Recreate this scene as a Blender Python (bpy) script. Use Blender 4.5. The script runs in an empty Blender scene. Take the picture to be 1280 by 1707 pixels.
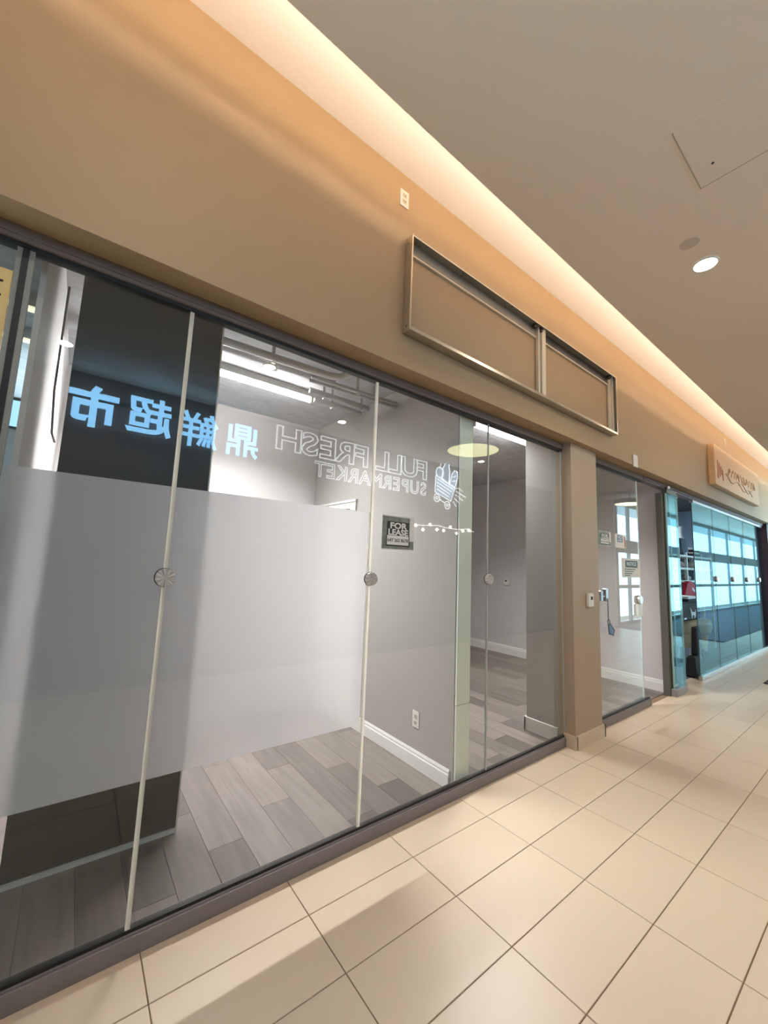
import bpy, bmesh, math, random
from mathutils import Vector, Matrix
random.seed(7)
S = bpy.context.scene
COL = S.collection

# ------------------------------------------------------------------ camera
cd = bpy.data.cameras.new('camera'); cam = bpy.data.objects.new('camera', cd); COL.objects.link(cam)
cd.sensor_fit = 'HORIZONTAL'; cd.sensor_width = 36.0; cd.lens = 665.29/1280*36.0
cd.clip_start = 0.02; cd.clip_end = 300
RT = Vector((0.79033874, -0.61135854, 0.04006756)); UP = Vector((-0.10642687, -0.07259177, 0.99166716)); FW = Vector((0.60335561, 0.78801724, 0.12243706))
cam.matrix_world = Matrix(((RT.x, UP.x, -FW.x, 0.0), (RT.y, UP.y, -FW.y, -1.94377), (RT.z, UP.z, -FW.z, 1.54266), (0, 0, 0, 1)))
S.camera = cam

# ------------------------------------------------------------------ sky, exposure
W = bpy.data.worlds.new('overcast sky'); S.world = W; W.use_nodes = True
bgn = W.node_tree.nodes['Background']; bgn.inputs[0].default_value = (0.68, 0.885, 1.0, 1); bgn.inputs[1].default_value = 9.0
S.view_settings.view_transform = 'Standard'; S.view_settings.look = 'None'
S.view_settings.exposure = 0.08; S.view_settings.gamma = 1.0; S.view_settings.use_curve_mapping = False
cy = S.cycles
cy.use_denoising = True
cy.max_bounces = 10; cy.diffuse_bounces = 5; cy.glossy_bounces = 4; cy.transmission_bounces = 6; cy.transparent_max_bounces = 24
cy.sample_clamp_indirect = 6.0; cy.caustics_reflective = False; cy.caustics_refractive = False

def area(name, loc, size, energy, color, rot=(0, 0, 0), spread=math.pi, portal=False):
    l = bpy.data.lights.new(name, 'AREA'); l.shape = 'RECTANGLE'; l.size = size[0]; l.size_y = size[1]
    l.energy = energy; l.color = color; l.spread = spread
    if portal: l.cycles.is_portal = True
    o = bpy.data.objects.new(name, l); o.location = loc; o.rotation_euler = rot; COL.objects.link(o); return o

# daylight comes through the long window wall on the far side of the mall
area('daylight_portal', (25.2, -3.3, 1.8), (25.0, 3.4), 1.0, (1, 1, 1), rot=(math.pi/2, 0, math.pi), portal=True)

# ------------------------------------------------------------------ materials
MATS = {}
def mat(name, color, rough=0.5, metal=0.0, emit=None, estr=0.0, spec=0.5, noise=None, bump=None, rand=0.0):
    m = bpy.data.materials.new(name); m.use_nodes = True; nt = m.node_tree
    b = nt.nodes['Principled BSDF']
    b.inputs['Base Color'].default_value = (*color, 1); b.inputs['Roughness'].default_value = rough
    b.inputs['Metallic'].default_value = metal; b.inputs['Specular IOR Level'].default_value = spec
    if emit: b.inputs['Emission Color'].default_value = (*emit, 1); b.inputs['Emission Strength'].default_value = estr
    src = None
    if noise:      # (scale, amount, stretch xyz)
        tc = nt.nodes.new('ShaderNodeTexCoord'); mp = nt.nodes.new('ShaderNodeMapping'); mp.inputs['Scale'].default_value = noise[2]
        n = nt.nodes.new('ShaderNodeTexNoise'); n.inputs['Scale'].default_value = noise[0]; n.inputs['Detail'].default_value = 5
        mr = nt.nodes.new('ShaderNodeMapRange'); mr.inputs[3].default_value = 1-noise[1]; mr.inputs[4].default_value = 1+noise[1]
        mx = nt.nodes.new('ShaderNodeMix'); mx.data_type = 'RGBA'; mx.blend_type = 'MULTIPLY'; mx.inputs[0].default_value = 1
        nt.links.new(tc.outputs['Object'], mp.inputs[0]); nt.links.new(mp.outputs[0], n.inputs['Vector'])
        nt.links.new(n.outputs[0], mr.inputs[0]); nt.links.new(mr.outputs[0], mx.inputs[7])
        mx.inputs[6].default_value = (*color, 1); src = mx.outputs[2]
        if rand:
            oi = nt.nodes.new('ShaderNodeObjectInfo'); ad = nt.nodes.new('ShaderNodeVectorMath'); ad.operation = 'ADD'
            sc = nt.nodes.new('ShaderNodeVectorMath'); sc.operation = 'SCALE'; sc.inputs[0].default_value = (37, 11, 53)
            nt.links.new(oi.outputs['Random'], sc.inputs['Scale']); nt.links.new(tc.outputs['Object'], ad.inputs[0]); nt.links.new(sc.outputs[0], ad.inputs[1])
            nt.links.new(ad.outputs[0], mp.inputs[0])
    if rand:
        oi = nt.nodes.new('ShaderNodeObjectInfo'); mr = nt.nodes.new('ShaderNodeMapRange'); mr.inputs[3].default_value = 1-rand; mr.inputs[4].default_value = 1+rand
        mx = nt.nodes.new('ShaderNodeMix'); mx.data_type = 'RGBA'; mx.blend_type = 'MULTIPLY'; mx.inputs[0].default_value = 1
        nt.links.new(oi.outputs['Random'], mr.inputs[0]); nt.links.new(mr.outputs[0], mx.inputs[7])
        if src: nt.links.new(src, mx.inputs[6])
        else: mx.inputs[6].default_value = (*color, 1)
        src = mx.outputs[2]
    if src: nt.links.new(src, b.inputs['Base Color'])
    if bump:
        tc = nt.nodes.new('ShaderNodeTexCoord'); n = nt.nodes.new('ShaderNodeTexNoise'); n.inputs['Scale'].default_value = bump[0]
        bp = nt.nodes.new('ShaderNodeBump'); bp.inputs['Strength'].default_value = bump[1]; bp.inputs['Distance'].default_value = 0.01
        nt.links.new(tc.outputs['Object'], n.inputs['Vector']); nt.links.new(n.outputs[0], bp.inputs['Height']); nt.links.new(bp.outputs[0], b.inputs['Normal'])
    MATS[name] = m; return m

def glass_mat(name, tint, gain=1.0, rough=0.0, gcol=(1, 1, 1)):
    """thin pane: clear transmission plus a Schlick mirror reflection, the same from both sides"""
    m = bpy.data.materials.new(name); m.use_nodes = True; nt = m.node_tree; nt.nodes.clear(); N = nt.nodes.new; L = nt.links.new
    out = N('ShaderNodeOutputMaterial'); mix = N('ShaderNodeMixShader'); tr = N('ShaderNodeBsdfTransparent'); gl = N('ShaderNodeBsdfGlossy')
    tr.inputs[0].default_value = (*tint, 1); gl.inputs['Roughness'].default_value = rough; gl.inputs[0].default_value = (*gcol, 1)
    g = N('ShaderNodeNewGeometry'); d = N('ShaderNodeVectorMath'); d.operation = 'DOT_PRODUCT'
    L(g.outputs['Normal'], d.inputs[0]); L(g.outputs['Incoming'], d.inputs[1])
    def M(op, a, b=None):
        n = N('ShaderNodeMath'); n.operation = op
        for k, v in enumerate((a, b)):
            if v is None: continue
            if isinstance(v, (int, float)): n.inputs[k].default_value = v
            else: L(v, n.inputs[k])
        return n.outputs[0]
    f = M('ADD', M('MULTIPLY', M('POWER', M('SUBTRACT', 1.0, M('ABSOLUTE', d.outputs['Value'])), 5.0), 0.96*gain), 0.04*gain)
    L(f, mix.inputs[0]); L(tr.outputs[0], mix.inputs[1]); L(gl.outputs[0], mix.inputs[2]); L(mix.outputs[0], out.inputs[0])
    return m

def film_mat():
    """frosted film: milky, lets light through and blurs what stands behind it"""
    m = bpy.data.materials.new('frosted window film'); m.use_nodes = True; nt = m.node_tree; nt.nodes.clear(); N = nt.nodes.new; L = nt.links.new
    out = N('ShaderNodeOutputMaterial'); m1 = N('ShaderNodeMixShader'); m2 = N('ShaderNodeMixShader')
    df = N('ShaderNodeBsdfDiffuse'); df.inputs[0].default_value = (0.92, 0.89, 0.93, 1)
    tl = N('ShaderNodeBsdfTranslucent'); tl.inputs[0].default_value = (0.96, 0.94, 0.97, 1)
    rf = N('ShaderNodeBsdfRefraction'); rf.inputs['Roughness'].default_value = 0.55; rf.inputs['IOR'].default_value = 1.09; rf.inputs[0].default_value = (0.98, 0.97, 0.99, 1)
    m1.inputs[0].default_value = 0.66; L(df.outputs[0], m1.inputs[1]); L(tl.outputs[0], m1.inputs[2])
    m2.inputs[0].default_value = 0.42; L(m1.outputs[0], m2.inputs[1]); L(rf.outputs[0], m2.inputs[2]); L(m2.outputs[0], out.inputs[0])
    return m

GLASS = glass_mat('storefront glass', (0.955, 0.972, 0.962))
GLASS_FAR = glass_mat('tinted storefront glass', (0.84, 0.94, 0.97), 0.62, gcol=(0.64, 0.93, 1.0))
GLASS_DAY = glass_mat('window glass', (0.86, 0.97, 1.0), 0.6)
FILM = film_mat()
wall_paint = mat('tan wall paint', (0.375, 0.27, 0.155), 0.6, noise=(1.5, 0.02, (1, 1, 1)))
pillar_paint = mat('taupe pillar paint', (0.43, 0.34, 0.25), 0.5)
ceil_paint = mat('beige ceiling paint', (0.88, 0.76, 0.63), 0.75)
cove_paint = mat('pale cove paint', (0.80, 0.77, 0.74), 0.8)
tile_m = mat('beige porcelain', (0.68, 0.55, 0.415), 0.36, noise=(2.2, 0.04, (1, 1, 1)), rand=0.03)
base_tile_m = mat('beige tile skirting', (0.70, 0.58, 0.44), 0.35, noise=(9, 0.06, (1, 1, 1)))
grout_m = mat('brown grout', (0.26, 0.18, 0.11), 0.9)
plank_m = mat('grey vinyl plank', (0.170, 0.144, 0.134), 0.42, noise=(3.0, 0.45, (9, 0.9, 1)), rand=0.42)
gap_m = mat('dark plank joint', (0.10, 0.09, 0.09), 0.8)
sill_m = mat('grey aluminium sill', (0.215, 0.19, 0.198), 0.5, 0.0)
rail_m = mat('brown grey head rail', (0.20, 0.165, 0.15), 0.5)
black_m = mat('black gasket', (0.012, 0.012, 0.012), 0.5)
seal_m = mat('cream silicone seal', (0.92, 0.90, 0.80), 0.45)
nt = seal_m.node_tree; pb = nt.nodes['Principled BSDF']; tlb = nt.nodes.new('ShaderNodeBsdfTranslucent'); tlb.inputs[0].default_value = (0.97, 0.96, 0.88, 1)
mxs = nt.nodes.new('ShaderNodeMixShader'); mxs.inputs[0].default_value = 0.5; nt.links.new(pb.outputs[0], mxs.inputs[1]); nt.links.new(tlb.outputs[0], mxs.inputs[2]); nt.links.new(mxs.outputs[0], nt.nodes['Material Output'].inputs[0])
seal2_m = mat('grey glass joint', (0.45, 0.47, 0.45), 0.35)
grey_wall = mat('grey partition paint', (0.40, 0.385, 0.365), 0.6)
lilac_wall = mat('pale grey room paint', (0.66, 0.635, 0.635), 0.6)
white_wall = mat('white room paint', (0.80, 0.78, 0.77), 0.6)
side_paint = mat('soft white paint', (0.62, 0.60, 0.60), 0.7)
back_paint = mat('warm grey room paint', (0.60, 0.575, 0.57), 0.6)
trim_white = mat('white trim paint', (0.82, 0.82, 0.78), 0.4)
mint_m = mat('pale wall end', (0.88, 0.94, 0.86), 0.45)
dark_panel = mat('black laminate', (0.022, 0.023, 0.022), 0.45)
conc_m = mat('painted concrete', (0.55, 0.55, 0.57), 0.85, noise=(6, 0.30, (1, 3, 1)), bump=(14, 0.5))
pipe_m = mat('grey conduit', (0.60, 0.60, 0.60), 0.4, 0.3)
tan_pipe = mat('tan pipe', (0.55, 0.47, 0.33), 0.5)
alu_m = mat('brushed aluminium', (0.60, 0.55, 0.46), 0.32, 0.9, noise=(30, 0.06, (1, 1, 8)))
galv_m = mat('dull galvanised steel', (0.30, 0.29, 0.25), 0.45, 0.5, noise=(5, 0.25, (1, 1, 1)))
flange_m = mat('bright flange', (0.72, 0.66, 0.54), 0.4, 0.2)
steel_m = mat('steel', (0.62, 0.61, 0.60), 0.3, 1.0)
shoe_m = mat('satin shoe', (0.30, 0.29, 0.28), 0.4, 0.5)
dark_steel = mat('dark grey metal', (0.10, 0.10, 0.10), 0.4, 0.6)
white_pl = mat('white plastic', (0.80, 0.78, 0.72), 0.4)
slot_m = mat('dark slot', (0.05, 0.04, 0.035), 0.6)
wood_sign = mat('light wood face', (0.66, 0.46, 0.26), 0.5, noise=(4, 0.12, (1, 1, 6)))
carve_m = mat('carved brown line', (0.46, 0.32, 0.19), 0.6)
red_carve = mat('faded red carving', (0.48, 0.20, 0.13), 0.6)
paper_m = mat('white paper', (0.78, 0.78, 0.75), 0.7)
sign_black = mat('black print', (0.03, 0.035, 0.03), 0.5)
sign_white = mat('white print', (0.82, 0.83, 0.80), 0.5)
photo_grey = mat('grey printed edge', (0.22, 0.24, 0.21), 0.5, noise=(25, 0.7, (1, 1, 1)))
yellow_paper = mat('yellow paper', (0.80, 0.60, 0.26), 0.7)
red_print = mat('red print', (0.55, 0.16, 0.08), 0.6)
dark_wall = mat('dark brown wall', (0.17, 0.12, 0.105), 0.7)
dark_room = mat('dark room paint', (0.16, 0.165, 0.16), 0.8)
mull_m = mat('grey mullion', (0.30, 0.36, 0.38), 0.5)
led_white = mat('led tube', (1, 1, 1), 0.5, emit=(1.0, 0.97, 0.97), estr=40)
led_cove = mat('warm led strip', (1, 0.9, 0.7), 0.5, emit=(1.0, 0.79, 0.61), estr=54)
lamp_face = mat('downlight lens', (1, 1, 0.9), 0.5, emit=(1.0, 0.90, 0.70), estr=18)
room_lamp = mat('round lamp lens', (1, 1, 0.9), 0.5, emit=(1.0, 0.95, 0.80), estr=4)
drum_face = mat('drum lamp lens', (1, 1, 0.8), 0.5, emit=(1.0, 0.97, 0.52), estr=6)
drum_rim = mat('grey drum rim', (0.20, 0.19, 0.18), 0.5)
blue_sign = mat('lit blue letter', (0.4, 0.7, 1), 0.5, emit=(0.27, 0.62, 1.0), estr=10)
white_sign = mat('lit white outline', (0.9, 0.95, 1), 0.5, emit=(0.88, 0.96, 1.0), estr=4.6)
pale_blue_sign = mat('lit pale blue shape', (0.6, 0.8, 1), 0.5, emit=(0.40, 0.66, 1.0), estr=1.5)
white_line = mat('lit emblem line', (1, 1, 1), 0.5, emit=(0.95, 0.98, 1.0), estr=6)
bulb_m = mat('festoon bulb', (1, 1, 0.9), 0.5, emit=(1.0, 0.97, 0.88), estr=10)
bar_lamp = mat('yellow bar lamp', (1, 1, 0.8), 0.5, emit=(1.0, 0.93, 0.66), estr=0.9)
screen_m = mat('blue screen', (0.3, 0.5, 0.7), 0.4, emit=(0.30, 0.52, 0.66), estr=0.9)
red_m = mat('red fabric', (0.55, 0.02, 0.05), 0.7)
black_cloth = mat('black fabric', (0.012, 0.012, 0.015), 0.7)
navy_cloth = mat('navy print', (0.05, 0.08, 0.16), 0.7, noise=(28, 0.9, (1, 1, 1)))
cream_m = mat('cream ceramic', (0.62, 0.56, 0.43), 0.4)
white_ware = mat('white ware', (0.70, 0.70, 0.70), 0.4)
blue_wall = mat('pale blue paint', (0.50, 0.62, 0.80), 0.7)
plinth_m = mat('pale blue frosted band', (0.55, 0.72, 0.90), 0.6)
tag_blue = mat('blue tag', (0.05, 0.10, 0.22), 0.4)
dark_pillar = mat('dark maroon cladding', (0.06, 0.03, 0.045), 0.5)

# ------------------------------------------------------------------ mesh helpers
def box(bm, a, b, bev=0.0):
    (x0, y0, z0), (x1, y1, z1) = a, b
    r = bmesh.ops.create_cube(bm, size=1.0, matrix=Matrix.Translation(((x0+x1)/2, (y0+y1)/2, (z0+z1)/2)) @ Matrix.Diagonal((x1-x0, y1-y0, z1-z0, 1)))
    if bev:
        es = list({e for v in r['verts'] for e in v.link_edges})
        bmesh.ops.bevel(bm, geom=es, offset=bev, segments=1, profile=0.5, affect='EDGES')
def frame_z(d):
    d = d.normalized(); u = d.orthogonal().normalized(); w = d.cross(u); return u, w
def tube(bm, pts, r, n=10, caps=True, radii=None):
    pts = [Vector(p) for p in pts]; rings = []
    u = None
    for i, p in enumerate(pts):
        d = (pts[min(i+1, len(pts)-1)] - pts[max(i-1, 0)]).normalized()
        if u is None: u = d.orthogonal().normalized()
        u = (u - d*u.dot(d)).normalized(); w = d.cross(u); rr = radii[i] if radii else r
        rings.append([bm.verts.new(p + (u*math.cos(t*2*math.pi/n) + w*math.sin(t*2*math.pi/n))*rr) for t in range(n)])
    for a, b in zip(rings, rings[1:]):
        for k in range(n): bm.faces.new((a[k], a[(k+1) % n], b[(k+1) % n], b[k]))
    if caps: bm.faces.new(rings[0][::-1]); bm.faces.new(rings[-1])
def lathe(bm, prof, c=(0, 0, 0), axis='Z', n=24):
    """prof: (radius, height) pairs"""
    def P(r, h, t):
        a, b = r*math.cos(t), r*math.sin(t)
        v = {'Z': (a, b, h), 'Y': (a, h, b), 'X': (h, a, b)}[axis]
        return Vector(c)+Vector(v)
    rings = [[bm.verts.new(P(r, h, 2*math.pi*k/n)) for k in range(n)] for r, h in prof]
    for a, b in zip(rings, rings[1:]):
        for k in range(n): bm.faces.new((a[k], a[(k+1) % n], b[(k+1) % n], b[k]))
    bm.faces.new(rings[0][::-1]); bm.faces.new(rings[-1])
def prism(bm, poly, y0, y1):
    """polygon in x,z extruded along y"""
    a = [bm.verts.new((x, y0, z)) for x, z in poly]; b = [bm.verts.new((x, y1, z)) for x, z in poly]
    bm.faces.new(a); bm.faces.new(b[::-1])
    for k in range(len(poly)):
        j = (k+1) % len(poly); bm.faces.new((a[j], a[k], b[k], b[j]))
def obj(name, fn, m, parent=None, smooth=False, **props):
    bm = bmesh.new()
    if callable(fn): fn(bm)
    else:
        for a, b in fn: box(bm, a, b)
    bmesh.ops.recalc_face_normals(bm, faces=bm.faces)
    me = bpy.data.meshes.new(name); bm.to_mesh(me); bm.free(); me.materials.append(m)
    if smooth:
        for p in me.polygons: p.use_smooth = True
    o = bpy.data.objects.new(name, me); COL.objects.link(o)
    if parent: attach(o, parent)
    for k, v in props.items(): o[k] = v
    return o
def attach(o, parent):
    o.parent = parent; o.matrix_parent_inverse = Matrix.Translation(-parent.location)
def bx(*c): return [((c[0], c[1], c[2]), (c[3], c[4], c[5]))]
def empty(name, loc, label, cat, group=None):
    o = bpy.data.objects.new(name, None); o.location = loc; o.empty_display_size = 0.1; COL.objects.link(o)
    o['label'] = label; o['category'] = cat
    if group: o['group'] = group
    return o
def tag(o, label, cat, group=None):
    o['label'] = label; o['category'] = cat
    if group: o['group'] = group
    return o
def st(name, fn, m, parent=None, **k):
    o = obj(name, fn, m, parent, **k)
    if not parent: o['kind'] = 'structure'
    return o
def text(name, s, size, loc, m, parent=None, facing=-1, bold=0.0, extrude=0.002, outline=0.0, align='CENTER', sx=1.0, spacing=1.0, thick=0.0):
    """lettering standing upright in an x,z plane; facing -1 reads from -y, +1 reads from +y"""
    c = bpy.data.curves.new(name, 'FONT'); c.body = s; c.size = size; c.align_x = align; c.align_y = 'CENTER'; c.offset = bold; c.space_character = spacing
    c.resolution_u = 3
    if outline: c.fill_mode = 'NONE'; c.bevel_depth = outline; c.bevel_resolution = 1
    elif thick: c.extrude = extrude; c.bevel_depth = thick; c.bevel_resolution = 1
    else: c.extrude = extrude
    t = bpy.data.objects.new(name, c); COL.objects.link(t)
    dg = bpy.context.evaluated_depsgraph_get(); me = bpy.data.meshes.new_from_object(t.evaluated_get(dg)); me.name = name
    bpy.data.objects.remove(t); bpy.data.curves.remove(c)
    R = Matrix.Rotation(math.pi/2, 4, 'X')
    if facing > 0: R = Matrix.Rotation(math.pi, 4, 'Z') @ R
    me.transform(Matrix.Translation(loc) @ R @ Matrix.Diagonal((sx, 1, 1, 1)))
    me.materials.clear(); me.materials.append(m)
    for p in me.polygons: p.material_index = 0
    o = bpy.data.objects.new(name, me); COL.objects.link(o)
    if parent: attach(o, parent)
    return o

# ================================================================== SETTING
XL, XR = -3.2, 38.0          # corridor ends
OPP = -3.78                  # far side of the mall
SOF, TOPZ, CEIL = 2.730, 4.02, 3.60
FAC = -0.155                  # fascia face

# corridor floor : grout bed, single porcelain tiles
floor = st('floor', bx(XL, OPP-0.3, -0.08, XR, 0.10, -0.005), grout_m)
st('floor_bed', bx(6.4, 0.10, -0.08, XR, 6.2, -0.005), grout_m)
TX, TY, X0, Y0, G = 0.61, 0.3015, 0.3682, -0.2447, 0.0022
tiles = []
for i in range(0, 13):
    ya, yb = (Y0-(i-1)*TY, Y0-i*TY)
    for c in range(-6, 64):
        xa = X0+c*TX; xb = xa+TX
        if xb > XR or yb < OPP: continue
        if i == 0: ya = 0.14 if xa > 6.15 else 0.0
        tiles.append((xa+G, yb+G, xb-G, ya-G))
def in_view(t):
    cx, cyy = (t[0]+t[2])/2, (t[1]+t[3])/2
    best = 0
    for px, py in ((cx, cyy), (t[0], t[1]), (t[0], t[3]), (t[2], t[1]), (t[2], t[3])):
        v = Vector((px, py, 0))-cam.location; d = v.dot(FW)
        if d > 0.2:
            u = 640+665.3*v.dot(RT)/d; w = 853-665.3*v.dot(UP)/d
            if -20 < u < 1300 and -20 < w < 1730: best = max(best, 1/d)
    return best
order = sorted(tiles, key=lambda t: -in_view(t))
near = order[:280]; rest = order[280:]
tile_me = {}
for t in near:
    w, d = t[2]-t[0], t[3]-t[1]; key = (round(w, 3), round(d, 3))
    if key not in tile_me:
        bm = bmesh.new(); box(bm, (-w/2, -d/2, -0.006), (w/2, d/2, 0.0), 0.0012)
        bmesh.ops.recalc_face_normals(bm, faces=bm.faces); me = bpy.data.meshes.new('tile'); bm.to_mesh(me); bm.free(); me.materials.append(tile_m); tile_me[key] = me
    o = bpy.data.objects.new('tile', tile_me[key]); o.location = ((t[0]+t[2])/2, (t[1]+t[3])/2, random.uniform(-0.0004, 0.0)); COL.objects.link(o); attach(o, floor)
obj('tile', [((t[0], t[1], -0.006), (t[2], t[3], 0.0)) for t in rest], tile_m, floor, kind='stuff')

# grey vinyl plank floors of the two rooms and the neighbour
def plank_floor(name, x0, x1, y0, y1, pw=0.185, pl=1.22):
    f = st(name, bx(x0, y0, -0.07, x1, y1, -0.004), gap_m)
    n = int((x1-x0)/pw)+1; off = [0.0, 0.55, 0.22, 0.88, 0.40, 0.72]
    cache = {}
    for k in range(n):
        xa, xb = x0+k*pw, min(x0+(k+1)*pw, x1)
        if xb-xa < 0.02: continue
        y = y0-off[k % 6]*pl
        while y < y1:
            a, b = max(y, y0), min(y+pl, y1); y += pl
            if b-a < 0.03: continue
            w, d = xb-xa-0.0016, b-a-0.0016; key = (round(w, 3), round(d, 3))
            if key not in cache:
                bm = bmesh.new(); box(bm, (-w/2, -d/2, -0.006), (w/2, d/2, 0.002), 0.0008); bmesh.ops.recalc_face_normals(bm, faces=bm.faces)
                me = bpy.data.meshes.new('plank'); bm.to_mesh(me); bm.free(); me.materials.append(plank_m); cache[key] = me
            o = bpy.data.objects.new('plank', cache[key]); o.location = ((xa+xb)/2, (a+b)/2, 0); COL.objects.link(o); attach(o, f)
    return f
plank_floor('floor', -0.205, 2.222, 0.05, 2.35)
plank_floor('floor', 2.222, 6.25, 0.07, 3.75)
st('floor', bx(XL, 0.05, -0.07, -0.205, 3.75, -0.004), dark_room)

# front wall above the glass, its returns and the cove
st('wall_front', bx(XL, FAC, SOF, XR, 0.06, TOPZ), wall_paint)
st('ceiling', bx(XL, OPP, CEIL, XR, -0.69, CEIL+0.08), ceil_paint)
st('ceiling_cove', bx(XL, OPP-0.2, TOPZ, XR, 0.10, TOPZ+0.08), cove_paint)
st('wall_back', bx(XL, OPP-0.2, 0, 12.4, OPP, TOPZ), dark_wall)
st('wall_left', bx(XL-0.1, OPP-0.2, 0, XL, 0.06, TOPZ), ceil_paint)
st('wall_right', bx(XR, OPP-0.2, 0, XR+0.1, 6.2, TOPZ), ceil_paint)
st('wall_return', bx(12.3, OPP, 0, 12.4, -3.1, CEIL), white_wall)
st('wall_window_head', bx(12.4, OPP-0.2, 3.48, XR, -3.1, TOPZ), mull_m)

# cove light strip lying on top of the ceiling edge
cove = obj('cove_light_strip', bx(XL+0.05, -0.775, CEIL+0.09, XR-0.05, -0.745, CEIL+0.10), led_cove)
tag(cove, 'warm glowing light strip hidden on the ceiling edge beside the tan wall', 'light strip')

# pillar with tile skirting
pil = st('pillar', bx(3.60, -0.095, 0.0, 4.104, 0.055, SOF), pillar_paint)
st('wall_stub', bx(3.60, 0.055, 0.0, 4.104, 0.38, 3.12), grey_wall)
st('baseboard_pillar', [((3.585, -0.117, 0), (4.125, -0.096, 0.105)), ((3.58, -0.117, 0), (3.599, 0.0, 0.105)), ((4.105, -0.117, 0), (4.125, 0.0, 0.105))], base_tile_m)
st('baseboard_stub', lambda bm: (box(bm, (3.582, 0.06, 0), (3.599, 0.40, 0.125), 0.004), box(bm, (3.582, 0.381, 0), (4.1, 0.398, 0.125))), trim_white)

# head rail and sill of the first shop front
def rails(n, x0, x1):
    t = st('trim_%d' % n, [((x0, -0.022, 0.0), (x1, 0.05, 0.068)), ((x0, -0.014, 0.068), (x1, 0.042, 0.075))], sill_m)
    obj('gasket', [((x0, -0.006, 0.075), (x1, 0.022, 0.088))], black_m, t)
    h = st('trim_%d' % (n+1), [((x0, -0.024, 2.674), (x1, 0.05, SOF)), ((x0, -0.030, 2.690), (x1, -0.024, 2.697))], rail_m)
    obj('gasket', [((x0, -0.010, 2.657), (x1, 0.03, 2.674))], black_m, h)
rails(1, XL, 3.60)
rails(3, 4.125, 5.52)
h = st('trim_5', [((5.52, -0.030, 2.672), (12.3, 0.05, SOF)), ((5.52, -0.045, 2.69), (12.3, -0.030, 2.705))], sill_m)

# glass of the first shop front : four panes
edges = [-1.40, -0.262, 0.3188, 1.3963, 2.4994, 3.598]
for k in range(5):
    a, b = edges[k]+0.006, edges[k+1]-0.006
    w = st('window_%d' % (k+1), bx(a, 0.0, 0.078, b, 0.004, 2.662), GLASS)
    if k < 3:
        def sheet(bm):
            c = b-0.012 if k == 2 else b
            bm.faces.new([bm.verts.new(v) for v in ((a, 0.0060, 0.622), (c, 0.0060, 0.622), (c, 0.0060, 1.832), (a, 0.0060, 1.832))])
        obj('frosted_film', sheet, FILM, w)
for x, r, m in ((0.3188, 0.0085, seal_m), (1.3963, 0.0085, seal_m), (2.4994, 0.0055, seal2_m), (3.592, 0.005, seal2_m)):
    def strip(bm):
        v = [[bm.verts.new((q, yy, z)) for z in (0.082, 2.660)] for q, yy in ((x-r, 0.008), (x-r, -0.003), (x+r, -0.003), (x+r, 0.008))]
        for a_, b_ in zip(v, v[1:]): bm.faces.new((a_[0], b_[0], b_[1], a_[1]))
    st('joint_seal', strip, m)
# dark jamb between this shop and the neighbour on the left
st('trim_6', [((-0.271, -0.01, 0.082), (-0.252, 0.02, 2.662))], black_m)
st('trim_7', [((-0.287, -0.006, 0.082), (-0.2712, 0.018, 2.662)), ((-0.2518, -0.006, 0.082), (-0.236, 0.018, 2.662))], mat('grey glass edge', (0.26, 0.27, 0.25), 0.35))

# rooms behind the glass
RC = 3.12
st('wall_partition_left', bx(-0.225, 0.10, 0, -0.205, 2.35, RC), side_paint)
st('wall_neighbour', bx(XL, 3.75, 0, -0.16, 3.85, RC), dark_room)
st('wall_neighbour_divider', bx(-0.90, 0.3, 0, -0.85, 3.75, RC), dark_room)
st('wall_room_back', bx(-0.205, 2.35, 0, 2.222, 2.45, RC), back_paint)
st('wall_partition', bx(2.222, 0.062, 0, 2.365, 3.75, RC), grey_wall)
st('wall_end', [((2.228, 0.045, 0), (2.368, 0.061, 0.556)), ((2.228, 0.045, 0.560), (2.368, 0.061, RC))], mint_m)
def base_mould(bm, x, y0, y1, sgn, h=0.125):
    prof = [(0, 0), (0.016, 0), (0.016, h*0.72), (0.011, h*0.78), (0.011, h*0.88), (0.004, h), (0, h)]
    a = [bm.verts.new((x+sgn*p, y0, z)) for p, z in prof]; b = [bm.verts.new((x+sgn*p, y1, z)) for p, z in prof]
    bm.faces.new(a); bm.faces.new(b[::-1])
    for k in range(len(prof)):
        j = (k+1) % len(prof); bm.faces.new((a[k], a[j], b[j], b[k]))
st('baseboard_partition', lambda bm: base_mould(bm, 2.221, 0.09, 2.349, -1), trim_white)
st('baseboard_far', lambda bm: base_mould(bm, 6.249, 0.06, 3.74, -1, 0.150), trim_white)
st('wall_far', bx(6.25, 0.0, 0, 6.38, 6.2, RC), lilac_wall)
st('wall_room_back_right', bx(2.365, 3.75, 0, 6.25, 3.85, RC), lilac_wall)
st('ceiling_room', bx(XL, 0.06, RC, 6.38, 3.85, RC+0.1), conc_m)
# door casing on the partition, deep in the first room
dr = st('door_1', bx(2.212, 1.50, 0.0, 2.221, 2.26, 2.07), trim_white)
obj('casing', [((2.200, 1.41, 0), (2.221, 1.50, 2.152)), ((2.200, 2.26, 0), (2.221, 2.34, 2.152)), ((2.200, 1.50, 2.07), (2.221, 2.26, 2.152)), ((2.192, 1.40, 2.135), (2.221, 2.345, 2.158))], trim_white, dr)
# black divider panel standing behind the frosted panes
bp = st('wall_divider', bx(-0.112, 0.656, 0.02, 0.612, 0.70, RC), dark_panel)
obj('corner_bead', bx(0.611, 0.650, 0.02, 0.619, 0.70, RC), trim_white, bp)
obj('base_trim', bx(-0.112, 0.640, 0.0, 0.612, 0.657, 0.022), trim_white, bp)

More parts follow.
